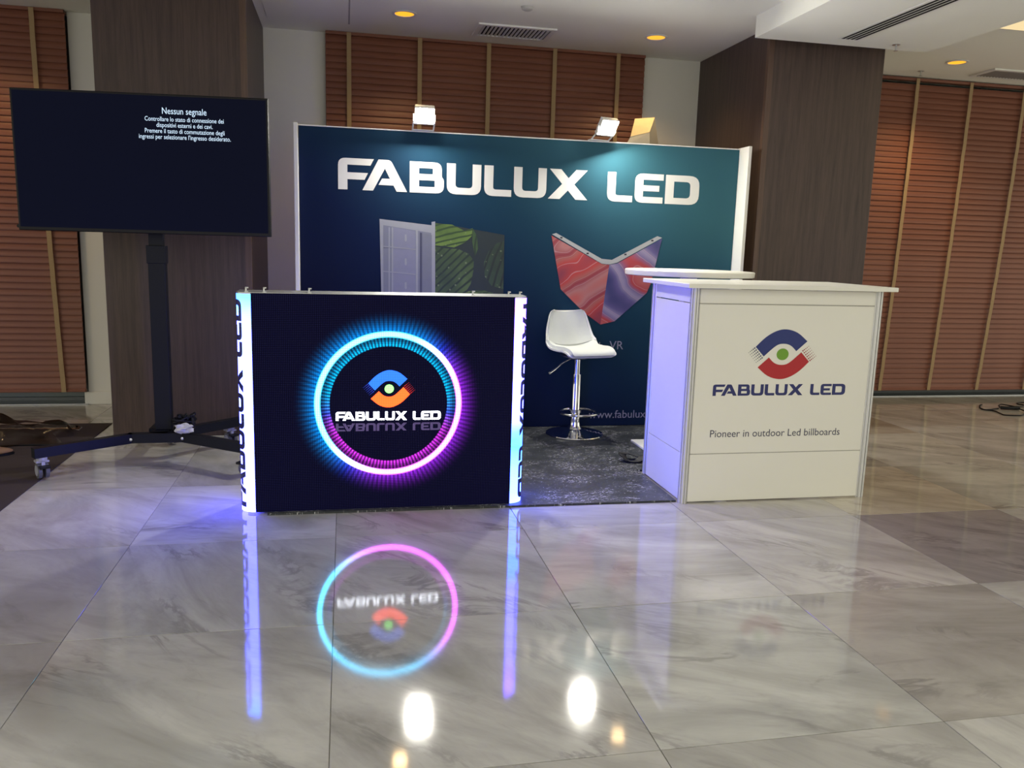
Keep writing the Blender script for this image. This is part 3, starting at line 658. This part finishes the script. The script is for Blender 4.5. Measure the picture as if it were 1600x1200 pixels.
def shell(off=0., shrink=1., v0=0., v1=1., nu=26, nv=34):
    prof = [(-.200, .533), (-.185, .548), (-.12, .552), (-.03, .545), (.06, .541), (.125, .553), (.160, .590), (.182, .65), (.196, .71), (.208, .765), (.214, .795)]
    pts = catmull([(0, y, z) for y, z in prof], 6); n = len(pts)
    def at(v):
        x = v*(n-1); i = min(int(x), n-2); return pts[i].lerp(pts[i+1], x-i)
    def half(v):
        wds = [(0, .155), (.06, .190), (.25, .207), (.45, .210), (.58, .205), (.75, .180), (.9, .150), (.96, .135), (1, .112)]
        for (a, p), (b, q) in zip(wds, wds[1:]):
            if v <= b: return p+(q-p)*(v-a)/(b-a)
        return wds[-1][1]
    g = []
    for j in range(nv+1):
        v = v0+(v1-v0)*j/nv; p = at(v); d = (at(min(1, v+.01))-at(max(0, v-.01))).normalized(); nrm = Vector((0, -d.z, d.y))
        row = []
        for i in range(nu+1):
            u = -1+2*i/nu; uu = u*shrink
            sb = max(0., min(1., (v-.42)/.2)); k = .022*(1-sb)+.055*sb+.035*math.exp(-((v-.5)/.12)**2)
            lift = k*abs(uu)**2.6*min(1, .25+v*4)
            endr = 0.
            q = p+nrm*(lift+off); q.x = half(v)*uu*.89
            row.append(q)
        g.append(row)
    return g
def shell_mesh(top, bot):
    bm = B(); A = [[bm.verts.new(p) for p in r] for r in top]; Bv = [[bm.verts.new(p) for p in r] for r in bot]
    J, I = len(A)-1, len(A[0])-1
    for j in range(J):
        for i in range(I):
            bm.faces.new((A[j][i], A[j][i+1], A[j+1][i+1], A[j+1][i])); bm.faces.new((Bv[j][i], Bv[j+1][i], Bv[j+1][i+1], Bv[j][i+1]))
    for j in range(J):
        bm.faces.new((A[j][0], A[j+1][0], Bv[j+1][0], Bv[j][0])); bm.faces.new((A[j][I], Bv[j][I], Bv[j+1][I], A[j+1][I]))
    for i in range(I):
        bm.faces.new((A[0][i], Bv[0][i], Bv[0][i+1], A[0][i+1])); bm.faces.new((A[J][i], A[J][i+1], Bv[J][i+1], Bv[J][i]))
    bmesh.ops.recalc_face_normals(bm, faces=bm.faces[:]); return bm
so = obj('seat_shell', shell_mesh(shell(.0), shell(-.011)), M_WHITEPL, st, smooth=True, sharp=60)
top = shell(.024, .90, .03, .47); bot = shell(.0012, .93, .02, .48)
obj('seat_pad', shell_mesh(top, bot), M_PAD, st, smooth=True, sharp=75)
obj('back_pad', shell_mesh(shell(.010, .90, .55, .965), shell(.0012, .93, .54, .975)), M_PAD, st, smooth=True, sharp=75)

# ------------------------------------------------------------------ television on its stand
tvL, tvR = Vector((-1.625, 4.64, 0)), Vector((-.380, 4.50, 0)); d = (tvR-tvL); TW = d.length; ta = math.atan2(d.y, d.x); TH0, TH1 = 1.226, 1.921
tc = (tvL+tvR)/2
tv = thing('television', 'large black flat television showing a no-signal message', 'television', (tc.x, tc.y, TH0), ta)
TH = TH1-TH0; hw = TW/2
bm = B(); box(bm, -hw, hw, 0, .035, 0, TH, .004); box(bm, -hw*.6, hw*.6, .033, .062, .08, TH*.7, .006); obj('casing', bm, M_BLACKPL, tv)
bm = B(); box(bm, -hw+.011, hw-.011, -.0015, .0005, .018, TH-.011); g = G('tv_glass'); g.set(col=(.0025, .0035, .010), rough=.06, spec=.035, ecol=(.0006, .0012, .007), estr=1.); g.inp(g.b.inputs['Roughness'], g.math('MULTIPLY_ADD', g.noise(g.coord(), 3., 2.), .03, .05)); obj('screen', bm, g.m, tv)
M_OSD = emit('osd_text', (.62, .80, 1.), 1.1)
ctr_x = .212
lines = [('Nessun segnale', .598, .045), ('Controllare lo stato di connessione dei', .562, .0315), ('dispositivi esterni e dei cavi.', .533, .0315), ('Premere il tasto di commutazione degli', .504, .0315), ("ingressi per selezionare l'ingresso desiderato.", .475, .0315)]
wid = [.218, .388, .276, .392, .452]
for (s, z, size), wt in zip(lines, wid):
    me = text_mesh(s, size, 'CENTER', .0001); w0 = max(v.co.x for v in me.vertices)-min(v.co.x for v in me.vertices)
    obj('message_line', lay(me, lambda u, v: Vector((ctr_x+u*wt/w0, -.0022, z+v))), M_OSD, tv)
bm = B(); lathe(bm, [(0, -.012), (.009, -.012), (.009, .012), (0, .012)], 14); k_ = obj('side_knob', bm, M_BLACKPL, tv, (-hw-.004, .02, .02)); k_.rotation_euler = (PI/2, 0, 0)
# stand
SX, SY = -.982, 4.70
sd = thing('tv_stand', 'black wheeled television floor stand with a single square column', 'TV stand', (SX, SY, 0))
bm = B(); box(bm, -.043, .043, -.03, .03, .166, 1.16, .003); obj('column', bm, M_BLACK, sd)
bm = B(); box(bm, -.036, .036, -.024, .024, 1.155, 1.62, .002); obj('inner_column', bm, M_BLACK, sd)
bm = B(); box(bm, -.048, .048, -.035, .035, 1.07, 1.165, .003); obj('clamp_collar', bm, M_BLACK, sd)
bm = B(); box(bm, -.16, .16, -.058, -.032, 1.33, 1.36); box(bm, -.16, .16, -.058, -.032, 1.58, 1.61); box(bm, -.04, .04, -.05, -.022, 1.3, 1.64); obj('mount_bracket', bm, M_BLACK, sd)
def bar(p, q, wd, h, z0):
    p, q = Vector(p), Vector(q); d = (q-p).normalized(); s = Vector((-d.y, d.x))*wd/2; bm = B()
    prism(bm, [tuple(p+s), tuple(p-s), tuple(q-s), tuple(q+s)], 'z', z0, z0+h); return bm
LH, LZ = .050, .115
hubL, hubR = (-1.127-SX, 4.597-SY), (-.868-SX, 4.603-SY)
obj('crossbar', bar((hubL[0]-.02, hubL[1]), (hubR[0]+.02, hubR[1]), .05, LH, LZ), M_BLACK, sd)
obj('spine', bar(((hubL[0]+hubR[0])/2, hubL[1]), (0, .05), .09, LH, LZ), M_BLACK, sd)
fl, fr_ = on_z(52, 716, LZ), on_z(394, 709, LZ)
ends = [(fl.x-SX, fl.y-SY), (fr_.x-SX, fr_.y-SY), (-.06, .36), (.38, .30)]
starts = [hubL, hubR, (-.06, .0), (.06, .0)]
for a, b in zip(starts, ends): obj('leg', bar(a, b, .045, LH, LZ), M_BLACK, sd)
M_CASTER = mat('caster_grey', (.34, .34, .42), .4, var=.03)
for i, (x, y) in enumerate(ends):
    if i > 1: x *= .9; y *= .85
    dx = (.03 if x < 0 else -.03); dy = .022 if i < 2 else 0
    base = (x+dx, y+dy, 0)
    bm = B(); r = .040
    pr = [(r*math.cos(2*PI*k/28), r+.0065*(x < 0)+.0015+r*math.sin(2*PI*k/28)) for k in range(28)]
    zc = r+.0015+.0065*(x < 0)
    prism(bm, pr, 'x', -.024, -.008); prism(bm, pr, 'x', .008, .024)
    cst = obj('caster', bm, M_RUBBER, sd, base); cst.rotation_euler = (0, 0, .55 if i != 1 else -.5)
    bm = B(); pr = [(r*.66*math.cos(2*PI*k/20), zc+r*.66*math.sin(2*PI*k/20)) for k in range(20)]; prism(bm, pr, 'x', .0245, .028); prism(bm, pr, 'x', -.028, -.0245); obj('wheel_hub', bm, M_CASTER, cst)
    bm = B(); prism(bm, [(-.030, .066), (.034, .036), (.042, .060), (.030, .094), (-.026, .096)], 'x', -.0075, .0075); box(bm, -.030, .030, -.02, .030, .088, .099, .003); obj('fork', bm, M_CASTER, cst)
    bm = B(); box(bm, -.024, .024, -.062, -.024, .066, .078, .003); obj('brake_tab', bm, M_BLACKPL, cst)
    bm = B(); lathe(bm, [(0, .099), (.026, .099), (.026, LZ), (0, LZ)], 20); obj('swivel_plate', bm, M_CASTER, cst, smooth=True)
for hx_, hy_ in (hubL, hubR):
    bm = B(); lathe(bm, [(0, 0), (.008, 0), (.008, .006), (0, .008)], 10); bo = obj('bolt', bm, M_ALU, sd, (hx_, hy_-.026, LZ+.022)); bo.rotation_euler = (PI/2, 0, 0)

# ------------------------------------------------------------------ loose things on the floor
def cable(name, label, pts, r, m, cat='cable', k=6):
    c = Vector((sum(p[0] for p in pts)/len(pts), sum(p[1] for p in pts)/len(pts), 0))
    bm = B(); tube(bm, catmull([Vector(p)-c for p in pts], k), r, 8); o = obj(name, bm, m, None, c, smooth=True, sharp=80); return tag(o, label, cat)
def fl_pts(pxs, z): return [tuple(on_z(x, y, z)) for x, y in pxs]
Z8 = lambda x, y: (1480+x*.075, 600+y*.075)
rc = thing('power_cable', 'coiled black power cable on the marble below the right-hand blind', 'cable', tuple(on_z(1560, 640)))
org = on_z(1560, 640)
def rel(pxs, z): return [Vector(p)-org for p in fl_pts(pxs, z)]
bm = B(); tube(bm, catmull(rel([Z8(720, 430), Z8(680, 450), Z8(690, 500), Z8(780, 535), Z8(900, 530), Z8(1060, 510)], .006), 6), .006, 8)
tube(bm, catmull(rel([Z8(800, 538), Z8(980, 560), Z8(1100, 610), Z8(1200, 645), Z8(1500, 655), Z8(1620, 630), Z8(1800, 600)], .006), 6), .0055, 8); obj('cord', bm, M_BLACKPL, rc, smooth=True, sharp=80)
bm = B(); tube(bm, catmull(rel([Z8(1100, 480), Z8(1075, 450), Z8(1130, 425), Z8(1240, 440), Z8(1480, 480), Z8(1600, 440), Z8(1480, 420), Z8(1450, 400), Z8(1520, 385), Z8(1700, 390)], .012), 6), .0055, 8); tube(bm, catmull(rel([Z8(1480, 500), Z8(1560, 540), Z8(1700, 590)], .012), 5), .0055, 8); obj('loop', bm, M_BLACKPL, rc, smooth=True, sharp=80)
bm = B(); tube(bm, catmull(rel([Z8(1110, 490), Z8(1250, 500), Z8(1490, 500)], .016), 5), .014, 8); obj('bundle', bm, M_BLACKPL, rc, smooth=True, sharp=80)
cable('floor_cable', 'thin black cable lying across the dark carpet at left', fl_pts([(-40, 702), (5, 697), (30, 695.5), (70, 695), (110, 693), (150, 690)], .010), .005, M_BLACKPL)
# strap near the counter
p0 = on_z(992, 720, .010)
bm = B(); L_ = catmull([(.10, .03, .012), (.05, -.01, .022), (.0, -.035, .004), (-.05, -.03, .006), (-.075, .01, .035), (-.035, .045, .03), (.03, .02, .012), (.12, -.02, .004)], 6); A = []
for i, p in enumerate(L_):
    a = L_[max(0, i-1)]; b = L_[min(len(L_)-1, i+1)]; s = (b-a).cross(Vector((.15, .1, 1))).normalized()*.024; A.append([bm.verts.new(p+s), bm.verts.new(p-s), bm.verts.new(p-s+Vector((0, 0, .003))), bm.verts.new(p+s+Vector((0, 0, .003)))])
for p, q in zip(A, A[1:]):
    for k in range(4): bm.faces.new((p[k], p[(k+1) % 4], q[(k+1) % 4], q[k]))
bm.faces.new(A[0]); bm.faces.new(A[-1][::-1]); bmesh.ops.recalc_face_normals(bm, faces=bm.faces[:])
tag(obj('black_strap', bm, mat('strap_web', (.012, .012, .014), .6), None, (p0.x, p0.y, .012)), 'folded black strap on the booth floor beside the counter', 'strap')
# cable tangle and crumpled wrapping at the foot of the stand
rnd = random.Random(3)
cpos = Vector((-.870, 4.625, 0))
tg = thing('cable_tangle', 'tangle of black cables piled at the foot of the TV stand', 'cables', (cpos.x, cpos.y, LZ+LH+.001))
for k in range(5):
    pts = [(rnd.uniform(-.05, .065), rnd.uniform(-.02, .05), rnd.uniform(.010, .095)) for _ in range(9)]
    bm = B(); tube(bm, catmull(pts, 5), .0075, 7); obj('cable', bm, M_BLACKPL, tg, smooth=True, sharp=80)
cr = rnd
bm = B(); bmesh.ops.create_icosphere(bm, subdivisions=3, radius=1)
for v in bm.verts:
    n = v.co.normalized(); k = 1+.22*math.sin(5*n.x+3*n.y)+.2*math.sin(7*n.z-4*n.x)+rnd.uniform(-.16, .16); v.co = Vector((n.x*.046*k, n.y*.03*k, n.z*.026*k))
tag(obj('crumpled_paper', bm, mat('paper', (.50, .50, .46), .8), None, (-.848, 4.555, LZ+LH+.030)), 'small crumpled pale wrapper among the cables at the TV stand foot', 'wrapper')
# clear plastic film on the carpet
bm = B(); NX, NY = 44, 16; gx0, gx1, gy0, gy1 = -2.75, -1.66, 5.0, 5.52
def hgt(u, v):
    x = u*1.1; h = .012+.085*max(0, math.sin(PI*min(1, max(0, (v-.15)/.85))))*(.25+.75*math.exp(-((u-.62)/.22)**2))
    h += .034*abs(math.sin(9*u+4*v))*math.sin(PI*v)+.018*math.sin(23*u-11*v)*math.sin(PI*v)
    return max(.008, h*(1 if .02 < u < .98 else .4))
V = [[bm.verts.new((gx0+(gx1-gx0)*i/NX+.03*math.sin(j*.9), gy0+(gy1-gy0)*j/NY+.05*math.sin(i*.35)*(1-j/NY)-(.12*(i/NX) if j == NY else 0), hgt(i/NX, j/NY)+rnd.uniform(-.003, .003))) for i in range(NX+1)] for j in range(NY+1)]
for j in range(NY):
    for i in range(NX): bm.faces.new((V[j][i], V[j][i+1], V[j+1][i+1], V[j+1][i]))
g = G('clear_film'); n = g.noise(g.coord(), 22., 4.)
tr = g.n('ShaderNodeBsdfTransparent'); tr.inputs[0].default_value = (.985, .985, .985, 1); gl = g.n('ShaderNodeBsdfGlossy'); gl.inputs['Roughness'].default_value = .15; gl.inputs[0].default_value = (.6, .6, .6, 1)
fr = g.n('ShaderNodeFresnel'); fr.inputs[0].default_value = 1.33; mx = g.n('ShaderNodeMixShader'); bp = g.n('ShaderNodeBump'); bp.inputs['Strength'].default_value = .2; bp.inputs['Distance'].default_value = .02; g.link(n, bp.inputs['Height']); g.link(bp.outputs[0], gl.inputs['Normal']); g.link(bp.outputs[0], fr.inputs['Normal'])
g.link(fr.outputs[0], mx.inputs[0]); g.link(tr.outputs[0], mx.inputs[1]); g.link(gl.outputs[0], mx.inputs[2]); g.link(mx.outputs[0], g.out.inputs[0])
o = obj('plastic_film', bm, g.m, None, smooth=True, sharp=180)
tag(o, 'crumpled clear plastic film lying on the dark carpet at left', 'plastic film')
# shoe tip at the left edge
t = thing('shoe', 'tan shoe tip with black sole on the carpet at left frame edge', 'shoe', tuple(on_z(-12, 712, .005)))
bm = B(); bmesh.ops.create_uvsphere(bm, u_segments=24, v_segments=14, radius=1)
for v in bm.verts:
    x, y, z = v.co; v.co = (x*.12-.02, y*.045*(1-.15*x), max(.012, .020+z*.034*(1.0-.35*x)))
obj('upper', bm, mat('tan_suede', (.23, .13, .07), .8, var=.2), t, smooth=True, sharp=60)
bm = B(); prism(bm, [(.124*math.cos(a)-.02, .049*math.sin(a)*(1-.12*math.cos(a))) for a in [2*PI*k/32 for k in range(32)]], 'z', 0.0005, .0135); obj('sole', bm, M_BLACKPL, t)
t.rotation_euler = (0, 0, math.radians(20))
# pale wedge-topped carton behind the backdrop
t = thing('tall_carton', 'tall pale carton with sloping top standing behind the backdrop', 'carton', (2.1, 5.75, 0))
o3 = Vector((2.1, 5.75, 0))
def cp(x, y, Y): return on_y(x, y, Y)-o3
A_, B_, C_, D_ = cp(985, 214, 5.70), cp(1015, 207, 5.70), cp(1023, 184, 5.84), cp(992, 186, 5.84)
a_, b_, c_, d_ = cp(977, 228, 5.68), cp(1015, 228, 5.68), cp(1029, 228, 5.86), cp(985, 228, 5.86)
bm = B(); rings = [[Vector((p.x, p.y, .0005)) for p in (a_, b_, c_, d_)], [a_, b_, c_, d_], [A_, B_, C_, D_]]
vv = [[bm.verts.new(p) for p in r] for r in rings]
for p, q in zip(vv, vv[1:]):
    for k in range(4): bm.faces.new((p[k], p[(k+1) % 4], q[(k+1) % 4], q[k]))
bm.faces.new(vv[0][::-1]); bm.faces.new(vv[-1]); bmesh.ops.recalc_face_normals(bm, faces=bm.faces[:])
obj('body', bm, mat('carton', (.60, .56, .46), .7, var=.03), t)
bm = B(); up = Vector((0, -.001, .0025)); q0 = [bm.verts.new(p+up*.4) for p in (A_, B_, C_, D_)]; q1 = [bm.verts.new(p+up) for p in (A_, B_, C_, D_)]
for k in range(4): bm.faces.new((q0[k], q0[(k+1) % 4], q1[(k+1) % 4], q1[k]))
bm.faces.new(q0[::-1]); bm.faces.new(q1); bmesh.ops.recalc_face_normals(bm, faces=bm.faces[:])
obj('lit_top_flap', bm, mat('carton_flap_lit', (.70, .56, .32), .7), t)  # sloping top coloured warm yellow for the downlight falling on it
